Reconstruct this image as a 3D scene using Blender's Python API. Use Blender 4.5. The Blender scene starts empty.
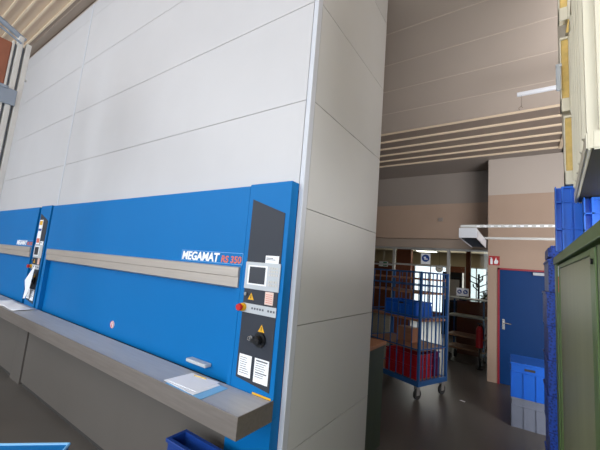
import bpy, bmesh, math, random
from mathutils import Vector, Matrix
random.seed(4)
C = bpy.context.scene.collection
S = bpy.context.scene
# ------------------------------------------------------------------ camera
cam = bpy.data.objects.new('camera', bpy.data.cameras.new('camera'))
C.objects.link(cam)
R = Matrix(((0.825, 0.005, 0.566), (0.560, -0.152, -0.815), (0.082, 0.988, -0.129)))
q = R.to_quaternion(); q.normalize()
cam.matrix_world = Matrix.Translation((0, 0, 1.75)) @ q.to_matrix().to_4x4()
cam.data.sensor_width = 36; cam.data.lens = 321 / 600 * 36
cam.data.clip_start = 0.02
S.camera = cam
# ------------------------------------------------------------------ light
w = bpy.data.worlds.new('sky'); S.world = w; w.use_nodes = True
bgn = w.node_tree.nodes['Background']
bgn.inputs[0].default_value = (0.80, 0.90, 1.0, 1); bgn.inputs[1].default_value = 2.2

def area(name, loc, target, sx, sy, power, col):
    l = bpy.data.lights.new(name, 'AREA'); l.shape = 'RECTANGLE'; l.size = sx; l.size_y = sy
    l.energy = power; l.color = col
    o = bpy.data.objects.new(name, l); C.objects.link(o); o.location = loc
    o.rotation_euler = (Vector(target) - Vector(loc)).to_track_quat('-Z', 'Y').to_euler()
    return o
area('window_light_south', (-5.0, -5.8, 3.1), (-4.2, 1.6, 4.0), 10, 3.6, 205, (0.88, 0.94, 1.0))
area('fill_light_high', (-4.0, -3.0, 5.2), (-2.6, 1.2, 1.5), 7, 1.4, 165, (0.93, 0.96, 1.0))  # added overhead fill for worktop and papers, no opening up here
area('window_light_east', (2.8, -2.6, 2.2), (-1.2, 2.6, 2.7), 4.5, 2.2, 230, (0.95, 0.98, 1.0))
area('fill_light_north_east', (2.9, 3.4, 1.7), (-1.4, 6.2, 3.5), 5.0, 1.8, 380, (0.98, 0.98, 1.0))  # added fill, tilted up to brighten the low ceiling and back wall
area('office_window_light', (-1.5, 14.6, 1.7), (-1.5, 10, 2.0), 6, 1.4, 90, (1.0, 0.96, 0.88))
S.view_settings.view_transform = 'Standard'; S.view_settings.look = 'None'
S.view_settings.gamma = 1; S.view_settings.use_curve_mapping = False
S.view_settings.exposure = 0.0

# ------------------------------------------------------------------ materials
def lin(c):
    return tuple(((v / 255) / 12.92 if v / 255 <= 0.04045 else ((v / 255 + 0.055) / 1.055) ** 2.4) for v in c)
def mat(name, rgb, rough=0.5, metal=0.0, noise=0.0, nscale=8, bump=0.0, bscale=60, stretch=None, spec=None, trans=0, emit=None, estr=0, alpha=None):
    m = bpy.data.materials.new(name); m.use_nodes = True
    nt = m.node_tree; b = nt.nodes['Principled BSDF']
    c = lin(rgb)
    b.inputs['Base Color'].default_value = (*c, 1)
    b.inputs['Roughness'].default_value = rough; b.inputs['Metallic'].default_value = metal
    if spec is not None: b.inputs['Specular IOR Level'].default_value = spec
    if trans: b.inputs['Transmission Weight'].default_value = trans
    if emit: b.inputs['Emission Color'].default_value = (*lin(emit), 1); b.inputs['Emission Strength'].default_value = estr
    if alpha is not None: b.inputs['Alpha'].default_value = alpha
    tc = nt.nodes.new('ShaderNodeTexCoord'); mp = nt.nodes.new('ShaderNodeMapping')
    nt.links.new(tc.outputs['Object'], mp.inputs[0])
    if stretch: mp.inputs['Scale'].default_value = stretch
    n = nt.nodes.new('ShaderNodeTexNoise'); n.inputs['Scale'].default_value = nscale; n.inputs['Detail'].default_value = 4
    nt.links.new(mp.outputs[0], n.inputs[0])
    if noise > 0:
        r = nt.nodes.new('ShaderNodeValToRGB')
        r.color_ramp.elements[0].position = 0.3; r.color_ramp.elements[1].position = 0.7
        r.color_ramp.elements[0].color = (*[v * (1 - noise) for v in c], 1)
        r.color_ramp.elements[1].color = (*[min(1, v * (1 + noise)) for v in c], 1)
        nt.links.new(n.outputs[0], r.inputs[0]); nt.links.new(r.outputs[0], b.inputs['Base Color'])
    if bump > 0:
        n2 = nt.nodes.new('ShaderNodeTexNoise'); n2.inputs['Scale'].default_value = bscale
        nt.links.new(mp.outputs[0], n2.inputs[0])
        bp = nt.nodes.new('ShaderNodeBump'); bp.inputs['Strength'].default_value = bump; bp.inputs['Distance'].default_value = 0.01
        nt.links.new(n2.outputs[0], bp.inputs['Height']); nt.links.new(bp.outputs[0], b.inputs['Normal'])
    return m
M = {}
M['panel'] = mat('white_panel', (194, 194, 197), 0.42, noise=0.02, nscale=2)
M['side'] = mat('grey_side_panel', (196, 196, 194), 0.45, noise=0.02, nscale=2)
M['trim'] = mat('pale_trim', (198, 202, 210), 0.4)
M['gap'] = mat('dark_gap', (60, 58, 56), 0.8)
M['blue'] = mat('machine_blue', (0, 109, 178), 0.5, spec=0.2, noise=0.02, nscale=1.5)
M['blue_edge'] = mat('machine_blue_dark', (0, 92, 172), 0.4)
M['rail'] = mat('brushed_rail', (178, 170, 162), 0.42, 0.3, noise=0.05, nscale=3, stretch=(1, 30, 30))
M['steel'] = mat('stainless_steel', (150, 142, 136), 0.4, 0.6, noise=0.08, nscale=4, stretch=(1, 12, 12))  # apron tone, darkened for the dim hall it faces
M['steel_lit'] = mat('brushed_steel_lit_top', (196, 195, 194), 0.5, 0.35, noise=0.05, nscale=4, stretch=(1, 12, 12))  # same steel lightened, light on the upper face put into the colour
M['base'] = mat('grey_base_panel', (100, 95, 90), 0.5, noise=0.03, nscale=2)
M['char'] = mat('charcoal_panel', (42, 47, 58), 0.6)
M['lgrey'] = mat('light_grey_plastic', (186, 192, 198), 0.45)
M['screen'] = mat('lcd_screen', (38, 42, 52), 0.4)
M['white'] = mat('white_paper', (244, 246, 250), 0.7)
M['ink'] = mat('grey_ink', (100, 104, 112), 0.8)
M['black'] = mat('black_plastic', (18, 18, 20), 0.35)
M['red'] = mat('red_plastic', (190, 30, 32), 0.35)
M['yellow'] = mat('yellow_plastic', (228, 172, 30), 0.5)
M['chrome'] = mat('chrome', (200, 200, 200), 0.18, 1.0)
M['orange_ink'] = mat('orange_ink', (214, 112, 90), 0.6)
M['logo_line'] = mat('pale_blue_line', (110, 170, 225), 0.6)
M['ltblue'] = mat('light_blue_paper', (130, 190, 235), 0.6)
M['pink'] = mat('pink_label', (226, 200, 190), 0.7)
M['floor'] = mat('grey_floor', (94, 90, 86), 0.38, noise=0.07, nscale=1.2, bump=0.05, bscale=30)
M['ceil'] = mat('ceiling_board', (178, 164, 152), 0.6, noise=0.02, nscale=2)
M['ceil_hi'] = mat('hall_ceiling', (226, 204, 180), 0.7)
M['ceil_edge'] = mat('ceiling_joint', (196, 182, 168), 0.6)
M['slat'] = mat('cream_slat', (236, 216, 188), 0.55)
M['slat_back'] = mat('taupe_backing', (146, 132, 121), 0.7)
M['cornice'] = mat('taupe_cornice', (164, 148, 134), 0.7)
M['beige'] = mat('beige_plaster', (176, 152, 134), 0.75, noise=0.02, nscale=3)
M['pale'] = mat('pale_plaster', (190, 178, 168), 0.7)
M['greyband'] = mat('grey_wall_band', (152, 142, 134), 0.7)
M['alu'] = mat('aluminium_frame', (178, 176, 172), 0.4, 0.5)
M['door'] = mat('navy_door', (0, 54, 112), 0.5, spec=0.2, noise=0.03, nscale=3)
M['doorframe'] = mat('red_door_frame', (150, 30, 45), 0.5)
M['green'] = mat('green_cabinet', (98, 122, 72), 0.42, noise=0.05, nscale=3)
M['green_in'] = mat('green_cabinet_panel', (138, 142, 108), 0.42, noise=0.08, nscale=2, stretch=(1, 3, 0.4))
M['crate_blue'] = mat('bright_blue_plastic', (38, 112, 222), 0.4, noise=0.03)
M['crate_blue2'] = mat('royal_blue_plastic', (22, 98, 205), 0.4, noise=0.04)
M['crate_navy'] = mat('dark_blue_plastic', (24, 62, 140), 0.4, noise=0.05)
M['crate_grey'] = mat('grey_plastic', (116, 122, 138), 0.5, noise=0.04)
M['crate_red'] = mat('red_crate_plastic', (172, 22, 34), 0.42)
M['crate_purple'] = mat('purple_crate_plastic', (96, 28, 74), 0.45)
M['cream'] = mat('cream_plastic', (222, 216, 196), 0.4, noise=0.04, nscale=3)
M['cream_y'] = mat('yellow_cream_plastic', (214, 184, 110), 0.5, noise=0.16, nscale=14)  # yellow-cream tone with uneven mottling
M['cream_shade'] = mat('shaded_underside', (62, 56, 34), 0.6, noise=0.12, nscale=5)  # cream base painted dark olive to stand for shade and green bounce
M['cage'] = mat('cage_blue_paint', (44, 92, 150), 0.4)
M['wood'] = mat('plywood', (168, 118, 88), 0.6, noise=0.1, nscale=6, stretch=(1, 8, 8))
M['rubber'] = mat('grey_rubber', (62, 62, 62), 0.7)
M['dkgreen'] = mat('dark_green_paint', (62, 74, 60), 0.5)
M['rackgrey'] = mat('galvanised_grey', (200, 198, 194), 0.5, 0.0, noise=0.05)
M['rackblue'] = mat('blue_grey_steel', (136, 146, 160), 0.5, 0.0)
M['rust'] = mat('rust_orange_board', (140, 84, 62), 0.6, noise=0.12, nscale=5)
M['brick'] = mat('orange_brown_wall', (124, 68, 44), 0.7, noise=0.06)
M['office_ceil'] = mat('office_ceiling', (196, 184, 160), 0.7)
M['office_wall'] = mat('office_wall', (120, 104, 88), 0.8)
M['lampglow'] = mat('lamp_diffuser', (255, 250, 235), 0.5, emit=(255, 250, 235), estr=5)
M['sign_blue'] = mat('sign_blue', (30, 70, 150), 0.5)
M['sign_red'] = mat('sign_red', (170, 24, 30), 0.5)
M['sign_green'] = mat('sign_green', (20, 120, 70), 0.5)
M['leaf'] = mat('leaf', (70, 96, 50), 0.6, noise=0.2)
M['whitepl'] = mat('white_metal', (222, 224, 230), 0.4)
# blue perforated mesh plastic with pale flecks
def perforated():
    m = mat('perforated_blue_plastic', (30, 72, 180), 0.45)
    nt = m.node_tree; b = nt.nodes['Principled BSDF']
    tc = nt.nodes.new('ShaderNodeTexCoord'); v = nt.nodes.new('ShaderNodeTexVoronoi'); v.inputs['Scale'].default_value = 55
    nt.links.new(tc.outputs['Object'], v.inputs[0])
    r = nt.nodes.new('ShaderNodeValToRGB')
    r.color_ramp.elements[0].position = 0.22; r.color_ramp.elements[0].color = (*lin((14, 34, 110)), 1)
    r.color_ramp.elements[1].position = 0.6; r.color_ramp.elements[1].color = (*lin((44, 88, 196)), 1)
    nt.links.new(v.outputs['Distance'], r.inputs[0]); nt.links.new(r.outputs[0], b.inputs['Base Color'])
    return m
M['perf'] = perforated()
# thin glass
g = bpy.data.materials.new('thin_glass'); g.use_nodes = True
nt = g.node_tree; nt.nodes.clear()
o_ = nt.nodes.new('ShaderNodeOutputMaterial'); mx = nt.nodes.new('ShaderNodeMixShader')
tr = nt.nodes.new('ShaderNodeBsdfTransparent'); tr.inputs[0].default_value = (0.86, 0.88, 0.86, 1)
gl = nt.nodes.new('ShaderNodeBsdfGlossy'); gl.inputs[1].default_value = 0.03
fr = nt.nodes.new('ShaderNodeFresnel'); fr.inputs[0].default_value = 1.45
nt.links.new(fr.outputs[0], mx.inputs[0]); nt.links.new(tr.outputs[0], mx.inputs[1]); nt.links.new(gl.outputs[0], mx.inputs[2])
nt.links.new(mx.outputs[0], o_.inputs[0]); M['glass'] = g

# ------------------------------------------------------------------ mesh helpers
def box(bm, x0, x1, y0, y1, z0, z1, bev=0):
    r = bmesh.ops.create_cube(bm, size=1)
    vs = r['verts']
    for v in vs:
        v.co = Vector(((x0 + x1) / 2 + v.co.x * (x1 - x0), (y0 + y1) / 2 + v.co.y * (y1 - y0), (z0 + z1) / 2 + v.co.z * (z1 - z0)))
    if bev:
        es = list({e for v in vs for e in v.link_edges})
        bmesh.ops.bevel(bm, geom=es, offset=bev, segments=2, affect='EDGES')
def cyl(bm, p0, p1, r0, r1=None, seg=12):
    r1 = r0 if r1 is None else r1
    p0 = Vector(p0); p1 = Vector(p1); d = p1 - p0
    res = bmesh.ops.create_cone(bm, cap_ends=True, segments=seg, radius1=r0, radius2=r1, depth=d.length)
    m = Matrix.Translation((p0 + p1) / 2) @ d.to_track_quat('Z', 'Y').to_matrix().to_4x4()
    bmesh.ops.transform(bm, matrix=m, verts=res['verts'])
def torus(bm, c, R_, r, axis='Y', seg=24, arc=2 * math.pi):
    rings = []
    for i in range(seg + (0 if arc > 6.28 else 1)):
        a = arc * i / seg; ring = []
        for j in range(6):
            b = 2 * math.pi * j / 6
            x = (R_ + r * math.cos(b)) * math.cos(a); z = (R_ + r * math.cos(b)) * math.sin(a); y = r * math.sin(b)
            p = {'Y': (x, y, z), 'X': (y, x, z), 'Z': (x, z, y)}[axis]
            ring.append(bm.verts.new(Vector(c) + Vector(p)))
        rings.append(ring)
    n = len(rings)
    for i in range(n if arc > 6.28 else n - 1):
        for j in range(6):
            bm.faces.new((rings[i][j], rings[(i + 1) % n][j], rings[(i + 1) % n][(j + 1) % 6], rings[i][(j + 1) % 6]))
def prism(bm, pts, axis, a0, a1):
    """extrude a polygon (list of 2D points) along an axis: X -> pts (y,z), Y -> pts (x,z), Z -> pts (x,y)"""
    def P(p, a): return {'X': (a, p[0], p[1]), 'Y': (p[0], a, p[1]), 'Z': (p[0], p[1], a)}[axis]
    A = [bm.verts.new(P(p, a0)) for p in pts]; B = [bm.verts.new(P(p, a1)) for p in pts]
    bm.faces.new(A); bm.faces.new(B[::-1]); n = len(pts)
    for i in range(n): bm.faces.new((A[i], A[(i + 1) % n], B[(i + 1) % n], B[i]))
def obj(name, build, m, parent=None, off=(0, 0, 0), bevel=0, smooth=False):
    """build: function(bm) or list of box tuples. coordinates minus off."""
    bm = bmesh.new()
    if callable(build): build(bm)
    else:
        for b in build: box(bm, *b)
    bmesh.ops.translate(bm, vec=-Vector(off), verts=bm.verts)
    bmesh.ops.recalc_face_normals(bm, faces=bm.faces)
    me = bpy.data.meshes.new(name); bm.to_mesh(me); bm.free()
    o = bpy.data.objects.new(name, me); C.objects.link(o)
    me.materials.append(M[m] if isinstance(m, str) else m)
    if parent: o.parent = parent
    if bevel:
        md = o.modifiers.new('bevel', 'BEVEL'); md.width = bevel; md.segments = 2; md.limit_method = 'ANGLE'
    if smooth:
        for p in me.polygons: p.use_smooth = True
    return o
def struct(name, build, m, parent=None, bevel=0):
    o = obj(name, build, m, parent, bevel=bevel)
    if not parent: o['kind'] = 'structure'
    return o
def tag(o, label, cat, group=None):
    o['label'] = label; o['category'] = cat
    if group: o['group'] = group
    return o
def thing(name, label, cat, loc=(0, 0, 0), rz=0, group=None):
    o = bpy.data.objects.new(name, None); C.objects.link(o); o.location = loc; o.rotation_euler = (0, 0, rz)
    o.empty_display_size = 0.1
    return tag(o, label, cat, group)
def dup(root, loc, rz=None, label=None, group=None):
    r = root.copy(); C.objects.link(r); r.location = loc
    if rz is not None: r.rotation_euler = (0, 0, rz)
    if label: r['label'] = label
    if group: r['group'] = group
    for ch in list(root.children):
        c = ch.copy(); C.objects.link(c); c.parent = r
        for g_ in list(ch.children):
            d = g_.copy(); C.objects.link(d); d.parent = c
    return r
def text(name, body, m, size, loc, parent, depth=0.001, offset=0.0, shear=0.0, rot=(math.pi / 2, 0, 0), sx=1.0):
    cu = bpy.data.curves.new(name, 'FONT'); cu.body = body; cu.size = size; cu.extrude = depth; cu.offset = offset; cu.shear = shear
    t = bpy.data.objects.new(name + '_curve', cu); C.objects.link(t)
    bpy.context.view_layer.update()
    me = bpy.data.meshes.new_from_object(t.evaluated_get(bpy.context.evaluated_depsgraph_get()))
    bpy.data.objects.remove(t)
    o = bpy.data.objects.new(name, me); C.objects.link(o); me.materials.clear(); me.materials.append(M[m])
    me.transform(Matrix.Translation(loc) @ Matrix.Rotation(rot[2], 4, 'Z') @ Matrix.Rotation(rot[0], 4, 'X') @ Matrix.Diagonal((sx, 1, 1, 1)))
    if parent: o.parent = parent
    return o

# ================================================================== SETTING
HI, LO = 5.414, 4.12          # high hall ceiling, low ceiling
struct('floor', [(-13, 3, -6.2, 15.2, -0.1, 0)], 'floor')
# high ceiling in front of the machine: backing, cream slats, taupe cornice
struct('ceiling', [(-13, 3, -6.2, 1.517, HI + 0.02, HI + 0.15)], 'ceil_hi')
def slats_hi(bm):
    y = 1.505
    while y > -2.2:
        box(bm, -12.9, 3, y - 0.012, y + 0.012, HI - 0.012, HI + 0.02)
        y -= 0.152
struct('trim_1', slats_hi, 'slat')
struct('trim_2', [(-13, 3, 1.56, 1.662, HI - 0.02, HI + 0.12), (-13, 3, 1.517, 1.56, HI - 0.006, HI + 0.12)], 'cornice')
# sloping ceiling of boards from the hall down to the slatted strip
SL = 0.366
def zc(y): return LO + SL * (5.06 - y)
ys = [1.67, 1.69] + [5.06 - 0.39 * k for k in range(8, -1, -1)]
def boards(bm):
    for a, b in zip(ys, ys[1:]):
        prism(bm, [(a + 0.006, zc(a + 0.006)), (b - 0.006, zc(b - 0.006)), (b - 0.006, zc(b) + 0.03), (a + 0.006, zc(a) + 0.03)], 'X', -13, 3)
struct('ceiling', boards, 'ceil')
def joints(bm):
    for y in ys[1:-1]:
        prism(bm, [(y - 0.0045, zc(y) - 0.001), (y + 0.0045, zc(y) - 0.004), (y + 0.0065, zc(y) + 0.03), (y - 0.0065, zc(y) + 0.03)], 'X', -13, 3)
struct('trim_3', joints, 'ceil_edge')
struct('ceiling', lambda bm: prism(bm, [(1.5, zc(1.5) + 0.04), (5.06, zc(5.06) + 0.04), (5.06, zc(5.06) + 0.1), (1.5, zc(1.5) + 0.1)], 'X', -13, 3), 'slat_back')
struct('ceiling', [(-6, 3, 5.06, 7.9, LO + 0.02, LO + 0.16)], 'slat_back')
def slats_lo(bm):
    for i in range(6):
        y = 5.09 + i * 0.325
        box(bm, -6, 0.55, y, y + 0.03, LO - 0.006, LO + 0.022)
    box(bm, 0.55, 0.60, 5.09, 6.78, LO - 0.004, LO + 0.022)
struct('trim_4', slats_lo, 'slat')
struct('trim_5', [(0.6, 3, 5.09, 7.0, LO, LO + 0.12), (-6, 3, 6.78, 7.72, LO, LO + 0.12)], 'greyband')
struct('wall_left', [(-13.1, -13, -6.2, 3, 0, HI + 0.1)], 'pale')
struct('wall_north', [(-13, -6, 7.66, 7.9, 0, LO + 0.15)], 'beige')
struct('trim_10', [(-13, -6, 5.06, 7.9, LO + 0.02, LO + 0.1)], 'slat_back')
struct('wall_left', [(-13.1, -13, 3, 7.9, 0, HI)], 'pale')
struct('wall_right', [(3, 3.1, -6.2, 8, 0, HI + 0.1)], 'pale')
# wall behind the camera: glazed openings let the daylight in
struct('wall_south', [(-13, 3, -6.3, -6.2, 0, 1.0), (-13, 3, -6.3, -6.2, 5.0, 5.5)] + [(x, x + 0.12, -6.3, -6.2, 1.0, 5.0) for x in (-13, -10, -7, -4, -1, 2.88)], 'pale')
# wall with the blue door
struct('wall_back', [(-0.505, -0.345, 7.0, 7.9, 0, 3.41), (-0.345, 0.95, 7.0, 7.9, 2.03, 3.41), (0.58, 3, 7.0, 7.9, 0, 3.41)], 'beige')
struct('wall_back_upper', [(-0.505, 3, 6.998, 7.9, 3.41, LO)], 'pale')
# wall over the glazing, with its grey band above
struct('wall_office', [(-6, -0.505, 7.66, 7.86, 2.63, 3.42)], 'beige')
struct('wall_office_upper', [(-6, -0.505, 7.655, 7.86, 3.42, LO)], 'greyband')
struct('trim_6', [(-6, -0.505, 7.80, 8.05, 2.43, 2.63)], 'cornice')
# blue fire door
dr = thing('door_1', '', 'door'); del dr['label']; del dr['category']; dr['kind'] = 'structure'
obj('door_leaf', [(-0.315, 0.55, 7.02, 7.07, 0.005, 2.0)], 'door', dr, bevel=0.004)
obj('door_frame', [(-0.347, -0.315, 6.985, 7.08, 0, 2.03), (0.55, 0.582, 6.985, 7.08, 0, 2.03), (-0.347, 0.582, 6.985, 7.08, 2.0, 2.032)], 'doorframe', dr)
def handle_b(bm):
    box(bm, -0.275, -0.235, 7.008, 7.02, 0.94, 1.12, 0.004)
    cyl(bm, (-0.255, 7.01, 1.06), (-0.255, 6.96, 1.06), 0.01)
    cyl(bm, (-0.262, 6.963, 1.06), (-0.14, 6.963, 1.05), 0.010)
obj('door_handle', handle_b, 'chrome', dr)
obj('door_closer', [(0.18, 0.50, 6.96, 7.018, 1.935, 1.985)], 'lgrey', dr, bevel=0.004)
# glazed partition
wn = thing('window_1', '', 'w'); del wn['label']; del wn['category']; wn['kind'] = 'structure'
Yp = 7.9
def frames(bm):
    box(bm, -5, -0.51, Yp - 0.03, Yp + 0.03, 2.385, 2.43)
    for x in (-3.9, -2.575, -1.335): box(bm, x - 0.03, x + 0.03, Yp - 0.03, Yp + 0.03, 0, 2.385)
    box(bm, -0.56, -0.51, Yp - 0.03, Yp + 0.03, 0, 2.385)
    box(bm, -5, -2.605, Yp - 0.03, Yp + 0.03, 1.97, 2.01)
    box(bm, -2.545, -1.365, Yp - 0.03, Yp + 0.03, 2.0, 2.04)
obj('window_frame', frames, 'alu', wn)
obj('pane', [(-2.545, -1.365, Yp - 0.003, Yp + 0.003, 2.04, 2.385)], 'glass', wn)
obj('pane', [(-1.305, -0.56, Yp - 0.003, Yp + 0.003, 0.02, 2.385)], 'glass', wn)
obj('pane', [(-3.87, -2.605, Yp - 0.003, Yp + 0.003, 2.01, 2.385)], 'glass', wn)
obj('pane', [(-3.87, -2.605, Yp - 0.003, Yp + 0.003, 0.02, 1.97)], 'glass', wn)
# office room behind
struct('ceiling_office', [(-8, 1, 8.06, 15, 2.85, 2.95)], 'office_ceil').name = 'ceiling'
struct('wall_office_left', [(-8.1, -8, 7.9, 15, 0, 2.95)], 'office_wall')
struct('wall_office_right', [(1, 1.1, 7.9, 15, 0, 2.95)], 'office_wall')
def farwall(bm):
    box(bm, -8, 1, 15, 15.1, 0, 0.3); box(bm, -2.6, 1, 15, 15.1, 0.3, 0.9); box(bm, -8, -3.95, 15, 15.1, 0.3, 0.9)
    for x0, x1 in ((-8, -3.95), (-2.6, -1.90), (-1.1, 1)):
        box(bm, x0, x1, 15, 15.1, 0.9, 2.30)
struct('wall_office_back', farwall, 'brick')
struct('wall_office_back', [(-8, 1, 15, 15.1, 2.30, 2.95)], 'office_ceil')
wf = thing('window_2', '', 'w'); del wf['label']; del wf['category']; wf['kind'] = 'structure'
def ff(bm):
    for x0, x1 in ((-3.95, -2.6), (-1.90, -1.1)):
        zb = 0.3 if x0 < -3 else 0.9
        for z in (zb, 2.26): box(bm, x0, x1, 14.98, 15.06, z, z + 0.04)
        for x in (x0, (x0 + x1) / 2, x1 - 0.04): box(bm, x, x + 0.04, 14.98, 15.06, zb, 2.3)
obj('window_frame', ff, 'whitepl', wf)
for x0, x1 in ((-3.95, -2.6), (-1.90, -1.1)):
    obj('pane', [(x0 + .04, x1 - .04, 15.0, 15.006, (0.34 if x0 < -3 else 0.94), 2.26)], 'glass', wf)
struct('trim_7', [(-3.15, -2.72, 9.9, 10.1, 0, 2.85)], 'brick')          # orange pillar inside
struct('trim_8', [(-1.36, -1.24, 10.9, 11.1, 0, 2.85)], 'brick')
struct('trim_9', [(-1.3, -0.2, 8.95, 9.05, 0, 1.25)], 'brick')      # low parapet behind the rack

# ================================================================== VERTICAL CAROUSEL MACHINES
XR = -1.148; W_ = 4.01; YF = 1.586; YP = 1.664
SE = [0.645, 1.385, 2.13, 2.87, 3.61, 4.355, 5.10]
def machine(main=True):
    t = thing('vertical_carousel', 'tall white storage carousel with blue front, nearest the aisle, full control panel visible', 'storage machine', (XR, YP, 0), 0, None)
    off = (XR, YP, 0)
    x0 = XR - W_
    def front(bm):
        zs = [2.24] + SE[3:] + [5.34]
        for a, b in zip(zs, zs[1:]): box(bm, x0 + 0.005, XR - 0.042, YP, YP + 0.03, a + 0.0022, b - 0.0022)
    obj('front_panel', front, 'panel', t, off)
    obj('panel_joint', [(x0 + 0.005, XR - 0.03, YP + 0.005, YP + 0.05, 0.02, 5.335)], 'gap', t, off)
    obj('corner_post', [(XR - 0.036, XR, YP - 0.004, YP + 0.05, 0, 5.335)], 'trim', t, off, bevel=0.003)
    def sidep(bm):
        zs = [0] + SE[:6]
        for a, b in zip(zs, zs[1:]): box(bm, XR - 0.03, XR - 0.002, YP + 0.054, 2.95, a + 0.0025, b - 0.0025)
        prism(bm, [(YP + 0.054, 4.3575), (2.95, 4.3575), (2.95, zc(2.95) - 0.02), (2.30, 5.0975), (YP + 0.054, 5.0975)], 'X', XR - 0.03, XR - 0.002)
        prism(bm, [(YP + 0.054, 5.1025), (2.26, 5.1025), (YP + 0.054, 5.315)], 'X', XR - 0.03, XR - 0.002)
    obj('side_panel', sidep, 'side', t, off)
    obj('back_panel', lambda bm: prism(bm, [(YP + 0.06, 0), (2.945, 0), (2.945, zc(2.95) - 0.03), (YP + 0.06, 5.31)], 'X', x0 + 0.01, XR - 0.031), 'gap', t, off)
    # blue fascia: upper panel, right column, left upright, lower door
    xc = -1.54; xe = -1.186; xl = x0 + 0.112
    obj('upper_fascia', [(xl, xc - 0.003, YF, YP, 1.60, 2.276)], 'blue', t, off, bevel=0.002)
    obj('left_upright', [(xl, -4.97, YF, YP, 0.86, 1.60)], 'blue', t, off)
    obj('right_upright', [(-1.578, xc - 0.003, YF, YP, 0.86, 1.60)], 'blue', t, off)
    obj('sliding_door', [(-4.97, -1.578, YF + 0.05, YP, 0.94, 1.60)], 'blue', t, off)
    def rail(bm):
        prism(bm, [(YF + 0.02, 1.568), (YF - 0.012, 1.580), (YF - 0.012, 1.640), (YF - 0.010, 1.644), (YF - 0.018, 1.65), (YF - 0.018, 1.710), (YF, 1.716), (YF + 0.02, 1.716)], 'X', -4.96, -1.560)
    obj('door_rail', rail, 'rail', t, off)
    col = obj('control_column', [(xc, xe, YF - 0.002, YP - 0.002, 0.862, 2.285)], 'blue', t, off, bevel=0.003)
    obj('column_foot', [(xc, xe, YF - 0.002, YP - 0.002, 0, 0.862)], 'blue', t, off)
    obj('base_panel', [(x0 + 0.02, xc - 0.002, YF + 0.02, YP, 0.05, 0.86), ], 'base', t, off)
    obj('plinth', [(x0 + 0.02, xc - 0.002, YF + 0.04, YP, 0.0, 0.05)], 'gap', t, off)
    # hand grip low on the sliding door
    hd = obj('handle', [(-2.005, -1.79, YF - 0.006, YF + 0.05, 1.005, 1.03)], 'lgrey', t, off, bevel=0.006)
    def lockb(bm): cyl(bm, (-3.208, YF + 0.051, 1.06), (-3.208, YF + 0.046, 1.06), 0.035, seg=24)
    lb = obj('round_sticker', lockb, 'white', t, off)
    def ringb(bm): torus(bm, (-3.208, YF + 0.046, 1.06), 0.031, 0.003); box(bm, -3.215, -3.201, YF + 0.043, YF + 0.046, 1.04, 1.08)
    obj('sticker_ring', ringb, 'red', lb, (0, 0, 0)).location = (0, 0, 0)
    # charcoal instrument panel
    cp = obj('instrument_panel', lambda bm: prism(bm, [(-1.500, 2.178), (-1.218, 2.075), (-1.220, 1.00), (-1.497, 1.03)], 'Y', YF - 0.006, YF + 0.01), 'char', t, off)
    Y0 = YF - 0.006
    def sub(name, build, m, bevel=0): return obj(name, build, m, cp, (XR - 0.012, YP, 0), bevel=bevel)
    sub('label_plate', [(-1.352, -1.245, Y0 - 0.002, Y0, 1.755, 1.803)], 'white')
    sub('label_print', [(-1.345, -1.29, Y0 - 0.003, Y0 - 0.001, 1.785, 1.790), (-1.345, -1.27, Y0 - 0.003, Y0 - 0.001, 1.776, 1.780)], 'ink')
    sub('keypad_bezel', [(-1.512, -1.222, Y0 - 0.008, Y0, 1.582, 1.756)], 'lgrey', 0.004)
    sub('bezel_rim', [(-1.485, -1.322, Y0 - 0.010, Y0 - 0.007, 1.610, 1.735)], 'white', 0.003)
    sub('screen', [(-1.470, -1.337, Y0 - 0.012, Y0 - 0.009, 1.620, 1.726)], 'screen')
    for nm, rows in (('keypad_upper', (0, 1, 2)), ('keypad_lower', (4, 5))):
        def keys(bm):
            for r_ in rows:
                for c in range(4):
                    x = -1.302 + c * 0.019; z = 1.725 - r_ * 0.021
                    box(bm, x - 0.0065, x + 0.0065, Y0 - 0.011, Y0 - 0.007, z - 0.0065, z + 0.0065)
        sub('keypad', keys, 'rackgrey')
    def tri(x, z, s): return lambda bm: prism(bm, [(x - s, z - s * 0.8), (x + s, z - s * 0.8), (x, z + s * 0.9)], 'Y', Y0 - 0.002, Y0)
    sub('warning_triangle', tri(-1.445, 1.535, 0.026), 'yellow')
    sub('warning_triangle', tri(-1.333, 1.352, 0.026), 'yellow')
    sub('warning_mark', [(-1.447, -1.443, Y0 - 0.0035, Y0 - 0.0015, 1.522, 1.545)], 'black')
    sub('warning_mark', [(-1.335, -1.331, Y0 - 0.0035, Y0 - 0.0015, 1.339, 1.362)], 'black')
    def ks(bm): cyl(bm, (-1.487, Y0, 1.548), (-1.487, Y0 - 0.014, 1.548), 0.012)
    sub('key_switch', ks, 'chrome')
    sub('notice_sticker', [(-1.328, -1.262, Y0 - 0.002, Y0, 1.50, 1.578)], 'pink')
    sub('notice_print', [(-1.32, -1.27, Y0 - 0.003, Y0 - 0.001, z, z + 0.003) for z in (1.512, 1.524, 1.536, 1.548, 1.560)], 'orange_ink')
    sub('button_strip', [(-1.505, -1.228, Y0 - 0.006, Y0, 1.432, 1.490)], 'lgrey', 0.002)
    for k in range(9):
        if k == 5: continue
        x = -1.42 + k * 0.022; sub('button', [(x - 0.006, x + 0.006, Y0 - 0.0085, Y0 - 0.005, 1.458, 1.470)], 'ink')
    def es(bm): cyl(bm, (-1.497, Y0 - 0.004, 1.463), (-1.497, Y0 - 0.022, 1.463), 0.026, seg=20)
    sub('emergency_stop_collar', es, 'yellow')
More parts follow.
